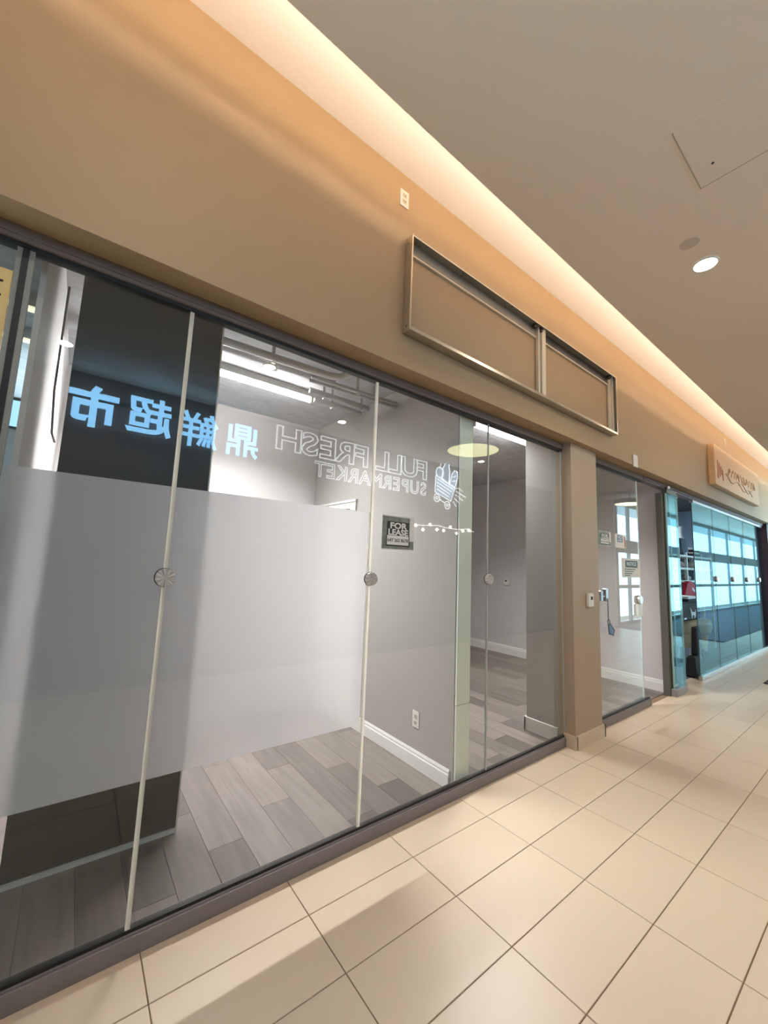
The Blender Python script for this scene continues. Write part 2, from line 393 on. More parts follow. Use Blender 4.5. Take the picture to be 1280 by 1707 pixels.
# shop on the right (third unit) shell
st('wall_shop_back', bx(6.38, 3.2, 0, 12.3, 3.3, RC), blue_wall)
st('wall_shop_lining', bx(12.27, 0.07, 0, 12.299, 3.19, RC), blue_wall)
st('ceiling_shop', bx(6.38, 0.06, RC, 12.6, 3.3, RC+0.1), dark_room)
st('wall_shop_right', bx(12.3, -0.10, 0, 13.4, 3.3, SOF-0.001), dark_pillar)
st('wall_shop_side', bx(12.3, 0.061, SOF, 12.4, 3.3, RC), dark_room)
st('wall_beyond', bx(13.4, 0.0, 0, XR, 0.06, SOF), wall_paint)
st('floor', bx(6.39, 0.14, -0.004, 12.3, 3.2, 0.003), mat('dark shop floor', (0.10, 0.105, 0.12), 0.5))

# window wall across the mall
WY = -3.1
nwin = 0
xs = [12.45]+[13.3+2.75*k for k in range(10)]
for k in range(10):
    x0, x1 = xs[k], min(xs[k+1], XR)
    nwin += 1
    w = st('window_%d' % (5+nwin), bx(x0+0.03, WY-0.01, 0.08, x1-0.03, WY, 3.48), GLASS_DAY)
    obj('mullion', bx(x0-0.045, WY-0.05, 0, x0+0.045, WY+0.03, 3.48), mull_m, w)
    obj('transom', bx(x0+0.03, WY-0.06, 2.08, x1-0.03, WY+0.04, 2.46), mull_m, w)
    obj('rail', bx(x0+0.03, WY-0.05, 1.04, x1-0.03, WY+0.03, 1.14), mull_m, w)
    obj('sill', bx(x0+0.03, WY-0.05, 0.0, x1-0.03, WY+0.03, 0.10), mull_m, w)

st('floor', bx(12.0, WY+0.05, 0.0, XR-0.1, -0.74, 0.010), mat('added dark reflection mat', (0.045, 0.06, 0.085), 0.9, noise=(60, 0.3, (1, 1, 1))))  # unseen dark matting, added so the right shop glass reflects a dark band

# ceiling hatch
hat = st('trim_8', bx(2.03, -1.86, CEIL-0.004, 2.452, -1.423, CEIL-0.0005), ceil_paint)
obj('hatch_joint', [((2.02, -1.423, CEIL-0.0035), (2.458, -1.417, CEIL)), ((2.452, -1.86, CEIL-0.0035), (2.458, -1.417, CEIL))], mat('hatch gap', (0.48, 0.39, 0.30), 0.8), hat)
lt = obj('hatch_latch', lambda bm: lathe(bm, [(0.006, CEIL-0.007), (0.006, CEIL-0.003)], (2.33, -1.50, 0), n=10), slot_m, hat)

# ================================================================== THINGS
# --- empty sign cabinet above the glass
L0, L1, Z0, Z1, YF, YB = 1.455, 4.340, 2.940, 3.575, -0.222, -0.1555
sg = empty('sign_cabinet', (2.85, -0.18, Z0), 'empty brushed metal sign frame open at the front on tan wall', 'sign frame')
T = 0.012
obj('left_panel', lambda bm: box(bm, (L0, YF, Z0), (L0+T, YB, Z1), 0.002), alu_m, sg)
obj('right_panel', lambda bm: box(bm, (L1-T, YF, Z0), (L1, YB, Z1), 0.002), alu_m, sg)
obj('top_panel', bx(L0+T, YF, Z1-0.006, L1-T, YB, Z1), galv_m, sg)
obj('bottom_panel', bx(L0+T, YF, Z0, L1-T, YB, Z0+0.006), alu_m, sg)
obj('front_lip', [((L0+T, YF, Z0+0.006), (L1-T, YF+0.004, Z0+0.022)), ((L0+T, YF, Z1-0.014), (L1-T, YF+0.003, Z1-0.006))], alu_m, sg)
obj('back_flange', [((L0+T, YB-0.014, Z1-0.097), (L1-T, YB, Z1-0.0855)), ((L0+T, YB-0.004, Z0+0.006), (L1-T, YB, Z0+0.03)), ((L0+T, YB-0.004, Z0+0.03), (L0+T+0.02, YB, Z1-0.03))], flange_m, sg)
obj('divider', [((2.915, YB-0.03, Z0+0.006), (2.945, YB-0.004, Z1-0.006)), ((2.950, YB-0.045, Z0+0.006), (3.005, YB-0.03, Z1-0.006)), ((2.975, YB-0.03, Z0+0.006), (3.005, YB-0.004, Z1-0.006))], flange_m, sg)
obj('end_angle', [((L1-0.085, YB-0.02, Z0+0.006), (L1-0.045, YB-0.004, Z1-0.006)), ((L1-0.05, YB-0.05, Z0+0.006), (L1-0.045, YB-0.02, Z1-0.006))], flange_m, sg)
obj('back_plate', bx(L0+T, YB-0.008, Z1-0.085, 2.93, YB, Z1-0.0065), galv_m, sg)
obj('back_plate', bx(2.93, YB-0.008, Z1-0.085, L1-T, YB, Z1-0.0065), dark_steel, sg)  # darker half: a dark reflection put into the plate's colour
for x in (2.86, 2.95, L1-0.10, L1-0.03):
    obj('bolt', lambda bm: lathe(bm, [(0.009, Z1-0.045), (0.016, Z1-0.04), (0.016, Z1-0.02), (0.022, Z1-0.02), (0.022, Z1-0.006)], (x, -0.19, 0), n=8), slot_m, sg)
for x, y in ((1.49, -0.17), (1.52, -0.19), (1.50, -0.21), (1.55, -0.18), (1.95, -0.20), (1.96, -0.175), (2.44, -0.19), (2.47, -0.175), (2.52, -0.2)):
    obj('screw', lambda bm: lathe(bm, [(0.004, Z1-0.010), (0.004, Z1-0.006)], (x, y, 0), n=6), slot_m, sg)
for z in (Z0+0.03, Z1-0.05):
    obj('screw', lambda bm: lathe(bm, [(0.005, L0-0.002), (0.005, L0)], (0, -0.19, z), axis='X', n=6), slot_m, sg)

# --- wall outlets
def outlet(c, label, normal, scale=1.0, group=None):
    o = empty('wall_outlet', c, label, 'outlet')
    w, h, t = 0.036*scale, 0.058*scale, 0.006
    x, y, z = c
    def B(a0, a1, z0, z1, d0, d1):
        if normal == '-y': return ((x+a0, y-d1, z+z0), (x+a1, y-d0, z+z1))
        return ((x-d1, y+a0, z+z0), (x-d0, y+a1, z+z1))
    obj('plate', lambda bm: box(bm, *B(-w, w, -h, h, 0, t), 0.002), white_pl, o)
    for s in (0.021*scale, -0.021*scale):
        so = obj('socket', lambda bm: box(bm, *B(-0.017*scale, 0.017*scale, s-0.014*scale, s+0.014*scale, t, t+0.002), 0.001), mat('socket face', (0.62, 0.56, 0.46), 0.5) if 'socket face' not in MATS else MATS['socket face'], o)
        obj('slots', [B(-0.008, -0.0055, s-0.004, s+0.007, t+0.002, t+0.0026), B(0.0055, 0.008, s-0.004, s+0.007, t+0.002, t+0.0026), B(-0.003, 0.003, s-0.011, s-0.006, t+0.002, t+0.0026)], slot_m, so)
    return o
outlet((1.43, FAC, 3.845), 'white wall outlet on tan wall up left of the empty sign frame', '-y')
outlet((8.87, FAC, 3.87), 'small white wall outlet above the wooden shop sign', '-y')
outlet((2.2215, 0.445, 0.345), 'white wall outlet low on the grey partition inside the glass', '-x', 1.05)

# --- glass clamps on the joints
def clamp(x, z, label, r=0.038, y0=-0.032, group=None):
    o = empty('glass_clamp', (x, 0, z), label, 'glass clamp', group)
    d = obj('disc', lambda bm: lathe(bm, [(r*0.98, -0.004), (r, -0.008), (r, y0+0.004), (r*0.96, y0)], (x, 0, z), axis='Y', n=40), SPUN, o)
    obj('rim', lambda bm: lathe(bm, [(r*1.06, -0.0005), (r*1.06, -0.006)], (x, 0, z), axis='Y', n=40), dark_steel, o)
    return o
SPUN = mat('spun steel', (0.72, 0.68, 0.65), 0.34, 0.55)
nt = SPUN.node_tree; pb = nt.nodes['Principled BSDF']
tc = nt.nodes.new('ShaderNodeTexCoord'); sp = nt.nodes.new('ShaderNodeSeparateXYZ'); at = nt.nodes.new('ShaderNodeMath'); at.operation = 'ARCTAN2'
# turning marks : glints painted in as light and dark rays round the disc's centre
oi = nt.nodes.new('ShaderNodeVectorMath'); oi.operation = 'SUBTRACT'; cl = nt.nodes.new('ShaderNodeCombineXYZ')
uvn = nt.nodes.new('ShaderNodeTexCoord')
nt.links.new(uvn.outputs['Generated'], oi.inputs[0]); oi.inputs[1].default_value = (0.5, 0.5, 0.5); nt.links.new(oi.outputs[0], sp.inputs[0])
nt.links.new(sp.outputs['Z'], at.inputs[0]); nt.links.new(sp.outputs['X'], at.inputs[1]); nt.links.new(at.outputs[0], cl.inputs[0])
nz = nt.nodes.new('ShaderNodeTexNoise'); nz.inputs['Scale'].default_value = 3.2; nz.inputs['Detail'].default_value = 2; nt.links.new(cl.outputs[0], nz.inputs['Vector'])
rm = nt.nodes.new('ShaderNodeValToRGB'); rm.color_ramp.elements[0].position = 0.38; rm.color_ramp.elements[1].position = 0.60
rm.color_ramp.elements[0].color = (0.42, 0.39, 0.37, 1); rm.color_ramp.elements[1].color = (0.98, 0.95, 0.92, 1)
nt.links.new(nz.outputs[0], rm.inputs[0]); nt.links.new(rm.outputs[0], pb.inputs['Base Color'])
clamp(0.318, 1.436, 'large round steel clamp on the leftmost cream glass joint')
clamp(1.400, 1.436, 'round steel clamp on the second cream glass joint beside the lease sign')
clamp(2.499, 1.440, 'small round steel clamp on the thin grey glass joint near the pillar')

# --- thermostats
def thermostat(c, label, normal, w=0.036, h=0.058, d=0.022):
    o = empty('thermostat', c, label, 'thermostat'); x, y, z = c
    def B(a0, a1, z0, z1, d0, d1):
        if normal == '-y': return ((x+a0, y-d1, z+z0), (x+a1, y-d0, z+z1))
        return ((x-d1, y+a0, z+z0), (x-d0, y+a1, z+z1))
    obj('body', lambda bm: box(bm, *B(-w, w, -h, h, 0, d), 0.005), white_pl, o)
    obj('display', [B(-w*0.2, w*0.55, h*0.05, h*0.55, d, d+0.001)], slot_m, o)
thermostat((3.885, -0.0952, 1.258), 'white thermostat box on the front of the taupe pillar', '-y', 0.050, 0.062, 0.028)
thermostat((6.2495, 2.478, 1.262), 'small white thermostat on the pale back wall behind the glass', '-x', 0.05, 0.06)

# --- ceiling downlights of the corridor
def downlight(x, y, label, group=None, power=8, z=CEIL, r=0.072, m=None, col=(1.0, 0.90, 0.76)):
    o = empty('downlight', (x, y, z), label, 'downlight', group)
    obj('lens', lambda bm: lathe(bm, [(r*0.86, z-0.003), (r*0.86, z-0.001)], (x, y, 0), n=32), m or lamp_face, o)
    def ring(bm):
        p = [(r*0.87, z-0.001), (r*0.88, z-0.009), (r, z-0.007), (r*1.05, z-0.001)]
        rings = [[bm.verts.new((x+rr*math.cos(2*math.pi*k/32), y+rr*math.sin(2*math.pi*k/32), zz)) for k in range(32)] for rr, zz in p]
        for a, b in zip(rings, rings[1:]):
            for k in range(32): bm.faces.new((a[k], a[(k+1) % 32], b[(k+1) % 32], b[k]))
    obj('trim_ring', ring, white_pl, o)
    if power:
        l = bpy.data.lights.new('downlight_beam', 'AREA'); l.shape = 'DISK'; l.size = r*1.6; l.energy = power; l.color = col
        lo = bpy.data.objects.new('downlight_beam', l); lo.location = (x, y, z-0.012); COL.objects.link(lo); attach(lo, o)
    return o
downlight(3.13, -1.275, 'glowing round downlight in the beige ceiling over the sign frame')
for x, w in ((0.03, 'above the left panes'), (6.23, 'above the parked glass panels'), (9.33, 'above the wooden sign'), (12.43, 'above the maroon pillar')):
    downlight(x, -1.275, 'round downlight of the near ceiling row '+w, 'downlights of the near row')
for x, w in ((-0.29, 'left of the lit blue characters'), (2.97, 'above the H of the lit lettering'), (6.22, 'above the lit cart emblem'), (9.4, 'between the emblem and the window wall'), (12.74, 'at the start of the window wall')):
    downlight(x, -3.06, 'round downlight of the far ceiling row '+w, 'downlights of the far row')
sm = obj('ceiling_patch', lambda bm: lathe(bm, [(0.052, CEIL-0.0012), (0.05, CEIL-0.0002)], (2.85, -1.262, 0), n=20), mat('patch paint', (0.66, 0.56, 0.45), 0.8))
tag(sm, 'dull round patch on the beige ceiling next to the downlight', 'patch')

# --- drum lamps over the mall (they show as reflections)
def drum(x, y, z, r, label):
    o = empty('drum_lamp', (x, y, z), label, 'lamp')
    obj('lens', lambda bm: lathe(bm, [(r*0.97, z), (r*0.97, z+0.004)], (x, y, 0), n=48), drum_face, o)
    def rim(bm):
        p = [(r*0.975, z+0.004), (r*0.975, z-0.006), (r, z-0.006), (r, z+0.11), (r*0.975, z+0.11)]
        rings = [[bm.verts.new((x+rr*math.cos(2*math.pi*k/48), y+rr*math.sin(2*math.pi*k/48), zz)) for k in range(48)] for rr, zz in p]
        for a, b in zip(rings, rings[1:]):
            for k in range(48): bm.faces.new((a[k], a[(k+1) % 48], b[(k+1) % 48], b[k]))
        bm.faces.new(rings[-1])
    obj('rim', rim, drum_rim, o)
    obj('stem', lambda bm: tube(bm, [(x, y, z+0.11), (x, y, CEIL)], 0.012, 8), drum_rim, o)
drum(4.72, -2.02, 3.30, 0.40, 'pale yellow round drum lamp mirrored above the cart emblem')
drum(11.45, -2.33, 3.30, 0.36, 'pale yellow round drum lamp mirrored in the glass door')

# --- led tubes and services inside the rooms
def led(x0, x1, y, z, label, power):
    o = empty('tube_light', ((x0+x1)/2, y, z), label, 'tube light')
    obj('tube', lambda bm: tube(bm, [(x0, y, z), (x1, y, z)], 0.024, 12), led_white, o, smooth=True)
    obj('housing', bx(x0-0.01, y-0.03, z+0.02, x1+0.01, y+0.03, RC-0.001), trim_white, o)
    for x in (x0-0.02, x1): obj('end_cap', bx(x, y-0.028, z-0.026, x+0.02, y+0.028, z+0.024), white_pl, o)
    l = bpy.data.lights.new('tube_glow', 'AREA'); l.shape = 'RECTANGLE'; l.size = x1-x0; l.size_y = 0.05; l.energy = power; l.spread = 2.35; l.color = (1.0, 0.965, 0.96)
    lo = bpy.data.objects.new('tube_glow', l); lo.location = ((x0+x1)/2, y, z-0.03); COL.objects.link(lo); attach(lo, o)
led(-0.06, 1.626, 1.41, 3.04, 'bright white tube light on the ceiling right of the black panel', 80)
led(3.26, 4.286, 0.78, 3.04, 'bright white tube light above the opening near the pillar', 74)
def pipe(pts, r, m, label, brackets=()):
    o = empty('ceiling_pipe', pts[0], label, 'pipe')
    obj('run', lambda bm: tube(bm, pts, r, 10), m, o, smooth=True)
    for x, y, z in brackets:
        obj('hanger', [((x-0.012, y-r-0.006, z-r-0.006), (x+0.012, y+r+0.006, z-r)), ((x-0.012, y+r, z-r), (x+0.012, y+r+0.006, RC-0.001))], pipe_m, o)
pipe([(0.62, 0.75, 2.97), (1.2, 0.72, 2.97), (1.44, 0.71, 2.97), (1.53, 0.69, 2.98), (1.60, 0.62, 3.02), (1.64, 0.5, 3.06)], 0.028, pipe_m, 'long pale conduit curving up under the ceiling nearest the glass', [(1.0, 0.735, 2.97)])
pipe([(1.36, 0.86, 2.99), (2.215, 0.82, 2.99)], 0.016, pipe_m, 'thin pale conduit ending at the grey partition, upper of two', [(1.8, 0.84, 2.99)])
pipe([(1.36, 0.90, 2.975), (2.215, 0.86, 2.975)], 0.014, pipe_m, 'thin pale conduit ending at the grey partition, lower of two', [(2.0, 0.87, 2.975)])
pipe([(1.45, 1.06, 2.97), (2.06, 1.06, 2.97)], 0.026, pipe_m, 'grey pipe behind the end of the tube light, upper of the pair', [(1.6, 1.06, 2.97), (2.0, 1.06, 2.97)])
pipe([(1.56, 1.18, 2.955), (2.05, 1.18, 2.955)], 0.024, pipe_m, 'grey pipe behind the end of the tube light, lower of the pair', [(1.75, 1.18, 2.955)])
pipe([(0.64, 0.95, 3.05), (1.60, 0.93, 3.05)], 0.045, conc_m, 'thick grey duct pipe along the ceiling above the tube light', [(1.1, 0.94, 3.05)])
pipe([(-0.19, 1.0, RC-0.02), (-0.19, 1.0, 2.45), (-0.18, 1.1, 2.22), (-0.17, 1.25, 2.20)], 0.006, slot_m, 'thin dark cable hanging beside the white wall left of the black panel')
downlight(0.99, 0.80, 'small round lamp under the ceiling conduit above the tube light', power=0, z=2.93, r=0.05, m=room_lamp)
# neighbour's lamps and screen, seen past the white wall
for (x0, x1, y), lab in (((-0.80, -0.235, 1.34), 'short yellow bar lamp in the dark unit at far left, upper one'), ((-0.80, -0.235, 1.88), 'short yellow bar lamp in the dark unit at far left, lower one')):
    b = empty('bar_lamp', ((x0+x1)/2, y, 3.05), lab, 'bar lamp')
    obj('lens', bx(x0, y-0.035, 3.04, x1, y+0.035, 3.05), bar_lamp, b); obj('housing', bx(x0, y-0.04, 3.05, x1, y+0.04, RC), trim_white, b)
sc = empty('wall_screen', (-0.5, 3.7, 2.6), 'pale blue lit screen in the dark unit at far left', 'screen')
obj('display', bx(-0.80, 3.70, 2.80, -0.30, 3.71, 3.08), screen_m, sc); obj('bezel', bx(-0.82, 3.712, 2.78, -0.28, 3.748, 3.10), black_m, sc)

o = empty('shop_fill_lamp', (8.6, 1.7, RC), 'added cool fill lamp inside the right shop above the goods', 'fill lamp')  # fill light added to brighten the right shop's dark back wall
obj('lens', lambda bm: lathe(bm, [(0.24, RC-0.05), (0.25, RC-0.012)], (8.6, 1.7, 0), n=32), mat('cool fill lens', (1, 1, 1), 0.5, emit=(0.75, 0.88, 1.0), estr=6), o)
obj('rim', lambda bm: lathe(bm, [(0.27, RC-0.012), (0.27, RC-0.001)], (8.6, 1.7, 0), n=32), white_pl, o)
l = bpy.data.lights.new('shop_fill_glow', 'AREA'); l.shape = 'DISK'; l.size = 0.45; l.energy = 55; l.color = (0.75, 0.88, 1.0)
lo = bpy.data.objects.new('shop_fill_glow', l); lo.location = (8.6, 1.7, RC-0.06); COL.objects.link(lo); attach(lo, o)

# --- signs on the glass
def lease(x0, x1, z0, z1, label, y=-0.0012, scribble=True):
    o = empty('lease_sign', ((x0+x1)/2, y, z0), label, 'sign'); w, h = x1-x0, z1-z0
    obj('sheet', bx(x0, y-0.0006, z0, x1, y, z1), photo_grey, o)
    obj('paper_edge', [((x0, y-0.0012, z1-0.03*h), (x1, y-0.0006, z1)), ((x0, y-0.0012, z0), (x1, y-0.0006, z0+0.03*h)), ((x1-0.14*w, y-0.0012, z0+0.28*h), (x1, y-0.0006, z1-0.03*h))], paper_m, o)
    obj('board', bx(x0+0.14*w, y-0.0016, z0+0.42*h, x1-0.16*w, y-0.0010, z1-0.17*h), sign_black, o)
    obj('number_box', bx(x0+0.14*w, y-0.0016, z0+0.14*h, x1-0.16*w, y-0.0010, z0+0.42*h), sign_white, o)
    obj('number_frame', [((x0+0.12*w, y-0.002, z0+0.11*h), (x1-0.14*w, y-0.0016, z0+0.15*h)), ((x0+0.12*w, y-0.002, z0+0.15*h), (x0+0.15*w, y-0.0016, z0+0.42*h)), ((x1-0.17*w, y-0.002, z0+0.15*h), (x1-0.14*w, y-0.0016, z0+0.42*h))], sign_black, o)
    cx = x0+0.49*w
    text('lettering', 'FOR', h*0.24, (cx, y-0.0022, z0+0.70*h), sign_white, o, bold=h*0.008, extrude=0.0003, sx=w/h*1.15)
    text('lettering', 'LEASE', h*0.235, (cx, y-0.0022, z0+0.51*h), sign_white, o, bold=h*0.008, extrude=0.0003, sx=w/h*1.02)
    text('handwriting', '647 262 8678', h*0.135, (cx, y-0.0022, z0+0.28*h), sign_black, o, bold=h*0.002, extrude=0.0003, sx=w/h*0.86)
    return o
lease(1.478, 1.738, 1.615, 1.830, 'black and white lease sign taped on the pane right of the second clamp')
lease(4.33, 4.62, 1.800, 1.955, 'small lease sign on the glass door beside the pillar')
o = empty('window_notice', (4.9, 0, 1.80), 'pale lease notice in the middle of the glass door', 'notice')
yb = 0.0187
obj('sheet', bx(4.775, yb-0.0006, 1.80, 5.055, yb, 1.955), paper_m, o)
obj('board', bx(4.825, yb-0.0012, 1.865, 4.965, yb-0.0007, 1.945), tag_blue, o)
text('lettering', 'NO', 0.05, (4.895, yb-0.0016, 1.92), sign_white, o, bold=0.001, extrude=0.0002, sx=1.3)
text('lettering', 'LEASE', 0.03, (4.895, yb-0.0016, 1.885), sign_white, o, bold=0.001, extrude=0.0002, sx=1.2)
obj('red_edge', bx(5.015, yb-0.0012, 1.81, 5.045, yb-0.0007, 1.935), red_carve, o)
o = empty('window_notice', (5.2, 0, 1.47), 'white printed notice overlapping the edge of the glass door', 'notice')
obj('sheet', bx(4.93, yb-0.0006, 1.47, 5.44, yb, 1.69), paper_m, o)
obj('banner', bx(5.02, yb-0.0012, 1.585, 5.36, yb-0.0007, 1.665), sign_black, o)
text('lettering', 'NOTICE', 0.06, (5.19, yb-0.0016, 1.625), sign_white, o, bold=0.001, extrude=0.0002, sx=1.2)
obj('print_lines', [((5.0, yb-0.0012, z), (5.30-0.05*k, yb-0.0007, z+0.010)) for k, z in enumerate((1.56, 1.535, 1.51, 1.49))], sign_black, o)
# yellow poster at the left edge of the picture
o = empty('yellow_poster', (-0.44, 0, 2.0), 'yellow printed poster on the glass at the far left edge', 'poster')
obj('sheet', bx(-0.62, -0.0016, 1.95, -0.2885, -0.001, 2.555), yellow_paper, o)
for k in range(9):
    z = 2.50-0.055*k
    obj('print_line', lambda bm: tube(bm, [(-0.60+0.29*t/8, -0.0022, z+0.006*math.sin(t*1.7+k)) for t in range(9)], 0.0045, 5), red_print if k in (3, 4, 7) else slot_m, o)

# --- glass door with lock, key tag
dp = st('door_2', bx(4.125, 0.02, 0.078, 5.42, 0.024, 2.66), GLASS)
obj('edge_strip', bx(5.418, 0.0185, 0.078, 5.430, 0.0315, 2.66), mat('bright glass edge', (0.72, 0.82, 0.80), 0.3), dp)
o = empty('door_lock', (4.46, 0.0, 1.27), 'grey metal lock on the glass door beside the pillar', 'lock')
obj('case', lambda bm: box(bm, (4.44, -0.012, 1.22), (4.50, 0.0195, 1.35), 0.004), steel_m, o)
obj('keeper', lambda bm: box(bm, (4.335, -0.010, 1.225), (4.385, 0.0195, 1.33), 0.004), steel_m, o)
obj('bolt', lambda bm: tube(bm, [(4.385, 0.004, 1.27), (4.44, 0.004, 1.27)], 0.009, 8), steel_m, o)
o = empty('key_tag', (4.49, -0.016, 0.96), 'blue key tag hanging on a cord from the glass door lock', 'key tag')
obj('cord', lambda bm: tube(bm, [(4.468, -0.0165, 1.25), (4.466, -0.018, 1.12), (4.47, -0.018, 1.03)], 0.004, 6), dark_steel, o)
obj('ring', lambda bm: tube(bm, [(4.475+0.022*math.cos(t*math.pi/6), -0.018, 1.012+0.022*math.sin(t*math.pi/6)) for t in range(13)], 0.004, 6, caps=False), dark_steel, o)
obj('tag', lambda bm: (prism(bm, [(4.452, 0.985), (4.50, 1.0), (4.605, 0.92), (4.575, 0.862), (4.475, 0.885)], -0.023, -0.016)), tag_blue, o)
obj('label_window', lambda bm: (prism(bm, [(4.475, 0.965), (4.50, 0.975), (4.575, 0.918), (4.558, 0.882), (4.487, 0.900)], -0.0236, -0.0231)), mat('blue paper', (0.16, 0.24, 0.42), 0.5), o)
o = clamp(5.36, 1.21, 'steel knob on the outer edge of the glass door', r=0.05)
o.location.y += 0.02
obj('lock_plate', bx(5.28, -0.004, 1.03, 5.40, 0.019, 1.16), mint_m, o)

# --- paper tag over the door
o = obj('paper_tag', lambda bm: box(bm, (4.86, FAC-0.012, 2.715), (4.98, FAC-0.0005, 2.855), 0.003), paper_m)
tag(o, 'small cream paper stuck on the wall edge over the glass door', 'paper')

# --- parked sliding panels
def parked(x0, x1, y, label, shoe):
    o = empty('sliding_panel', ((x0+x1)/2, y, 0), label, 'glass panel')
    obj('pane', bx(x0, y, 0.09, x1, y+0.004, 2.60), GLASS_FAR, o)
    obj('edge_strip', [((x0-0.014, y-0.001, 0.09), (x0-0.001, y+0.012, 2.60)), ((x1+0.001, y-0.001, 0.09), (x1+0.008, y+0.012, 2.60))], mat('green glass edge', (0.30, 0.48, 0.44), 0.3) if 'green glass edge' not in MATS else MATS['green glass edge'], o)
    obj('bottom_shoe', lambda bm: box(bm, *shoe, 0.004), shoe_m, o)
    obj('top_shoe', lambda bm: box(bm, (x0, y-0.012, 2.60), (x1, y+0.022, 2.66), 0.003), dark_steel, o)
    obj('hanger', lambda bm: lathe(bm, [(0.02, 2.66), (0.028, 2.662), (0.028, 2.70), (0.012, 2.705)], (x0+0.07, y-0.004, 0), n=14), steel_m, o)
parked(6.19, 6.56, -0.055, 'first parked sliding glass panel beyond the glass door', ((6.15, -0.085, 0.0), (6.56, -0.02, 0.088)))
parked(6.50, 6.80, 0.0, 'second parked sliding glass panel nearer the shelves', ((6.60, -0.016, 0.0), (6.80, 0.03, 0.088)))
st('trim_9', [((6.19, -0.035, 0.0), (6.25, 0.0, 2.672)), ((6.12, -0.02, 0), (6.19, 0.05, 2.60))], mat('olive grey post', (0.11, 0.11, 0.095), 0.5))

# --- closed sliding panels of the right shop
EX = [7.45, 8.506, 9.57, 10.611, 11.675, 12.29]
for k in range(5):
    o = empty('shopfront_panel', ((EX[k]+EX[k+1])/2, 0, 0), ['first', 'second', 'third', 'fourth', 'fifth'][k]+' bright glass panel of the right shop counted from the shelves', 'glass panel')
    a, b = EX[k]+0.004, EX[k+1]-0.004
    obj('pane', bx(a, 0.0, 0.06, b, 0.004, 2.63), GLASS_FAR, o)
    obj('bottom_rail', lambda bm: box(bm, (a, -0.02, 0.0), (b, 0.03, 0.058), 0.004), steel_m, o)
    obj('top_rail', lambda bm: box(bm, (a, -0.02, 2.63), (b, 0.03, 2.672), 0.003), steel_m, o)
    obj('edge_strip', bx(EX[k]-0.003, -0.001, 0.06, EX[k]+0.003, 0.011, 2.63), dark_steel, o)
for k, x in enumerate(EX[1:5]):
    clamp(x, 1.47, 'dark round clamp on the right shop glass, '+['nearest the shelves', 'second from the shelves', 'third from the shelves', 'farthest from the shelves'][k], r=0.045)

# --- wooden shop sign
W0, W1, V0, V1, YS = 7.78, 10.85, 2.945, 3.60, -0.24
o = empty('wooden_sign', (8.9, -0.2, V0), 'light wooden box sign with faint carved script at far right', 'sign')
obj('box', lambda bm: box(bm, (W0, YS, V0), (W1, FAC-0.0005, V1), 0.006), wood_sign, o)
def curve_line(bm, pts, r=0.012):
    tube(bm, [(x, YS-0.003, z) for x, z in pts], r, 6)
for p in ([(8.4+0.14*t, 3.16+0.05*math.sin(t*1.1+2)-0.006*t) for t in range(14)], [(9.2+0.1*t, 3.13+0.06*math.sin(t*0.7)) for t in range(12)]):
    obj('carved_stroke', lambda bm: curve_line(bm, p, 0.008), carve_m, o)
for k in range(10):
    x = 8.6+0.2*k
    obj('carved_stroke', lambda bm: curve_line(bm, [(x+0.07*math.cos(t*0.9+k), 3.27+0.07*math.sin(t*1.2+k*2)) for t in range(7)], 0.005), carve_m, o)
for k in range(4):
    obj('red_figure', lambda bm: prism(bm, [(7.90+0.09*k+0.02*(k % 2), 3.08+0.05*(k % 3)), (7.96+0.09*k, 3.06+0.04*(k % 3)), (7.98+0.08*k, 3.22+0.05*((k+1) % 2)), (7.93+0.08*k, 3.36-0.04*k)], YS-0.008, YS-0.001), red_carve, o)

# --- goods in the right shop, seen through the gap
u = empty('shelf_unit', (9.7, 0.78, 0), 'white open shelf unit holding dark and white goods in right shop', 'shelf')
for x in (9.38, 10.3, 10.95): obj('post', bx(x-0.022, 0.62, 0.0, x+0.022, 0.66, 1.95), white_ware, u)
for z in (1.88, 1.64, 1.40): obj('shelf', bx(8.62, 0.615, z-0.024, 11.0, 0.95, z+0.012), white_ware, u)
obj('back_panel', bx(8.62, 0.951, 0.9, 11.0, 0.965, 1.88), black_cloth, u)
def vase(x, y, z, h, r, m, label, name='vase', cat='vase'):
    o = obj(name, lambda bm: lathe(bm, [(r*0.55, 0), (r*0.95, h*0.18), (r, h*0.36), (r*0.72, h*0.55), (r*0.30, h*0.68), (r*0.26, h*0.85), (r*0.38, h)], (0, 0, 0), n=18), m, smooth=True)
    o.location = (x, y, z); return tag(o, label, cat)
vase(9.42, 0.78, 1.653, 0.19, 0.11, white_ware, 'white bulb vase on the middle shelf of the right shop')
vase(10.2, 0.78, 1.653, 0.19, 0.11, white_ware, 'white vase beside the glass panel edge on the middle shelf')
vase(9.20, 0.76, 1.413, 0.13, 0.07, white_ware, 'small white pot on the low shelf, nearer the door')
vase(9.78, 0.76, 1.413, 0.14, 0.08, white_ware, 'small white pot on the low shelf, above the red shirt')
vase(9.98, 0.875, 1.893, 0.62, 0.10, white_ware, 'tall white figure-like vase on top of the shelf unit')
def bag(x, y, z, w, d, h, m, label, name, cat):
    def f(bm):
        box(bm, (-w/2, -d/2, 0), (w/2, d/2, h), min(w, d, h)*0.18)
        for v in bm.verts:
            t = v.co.z/h; v.co.x *= 1-0.18*t; v.co.y *= 1-0.35*t
    o = obj(name, f, m); o.location = (x, y, z); return tag(o, label, cat)
bag(9.50, 0.78, 1.893, 0.46, 0.24, 0.34, navy_cloth, 'navy and white patterned bag on top of the shelf unit', 'patterned_bag', 'bag')
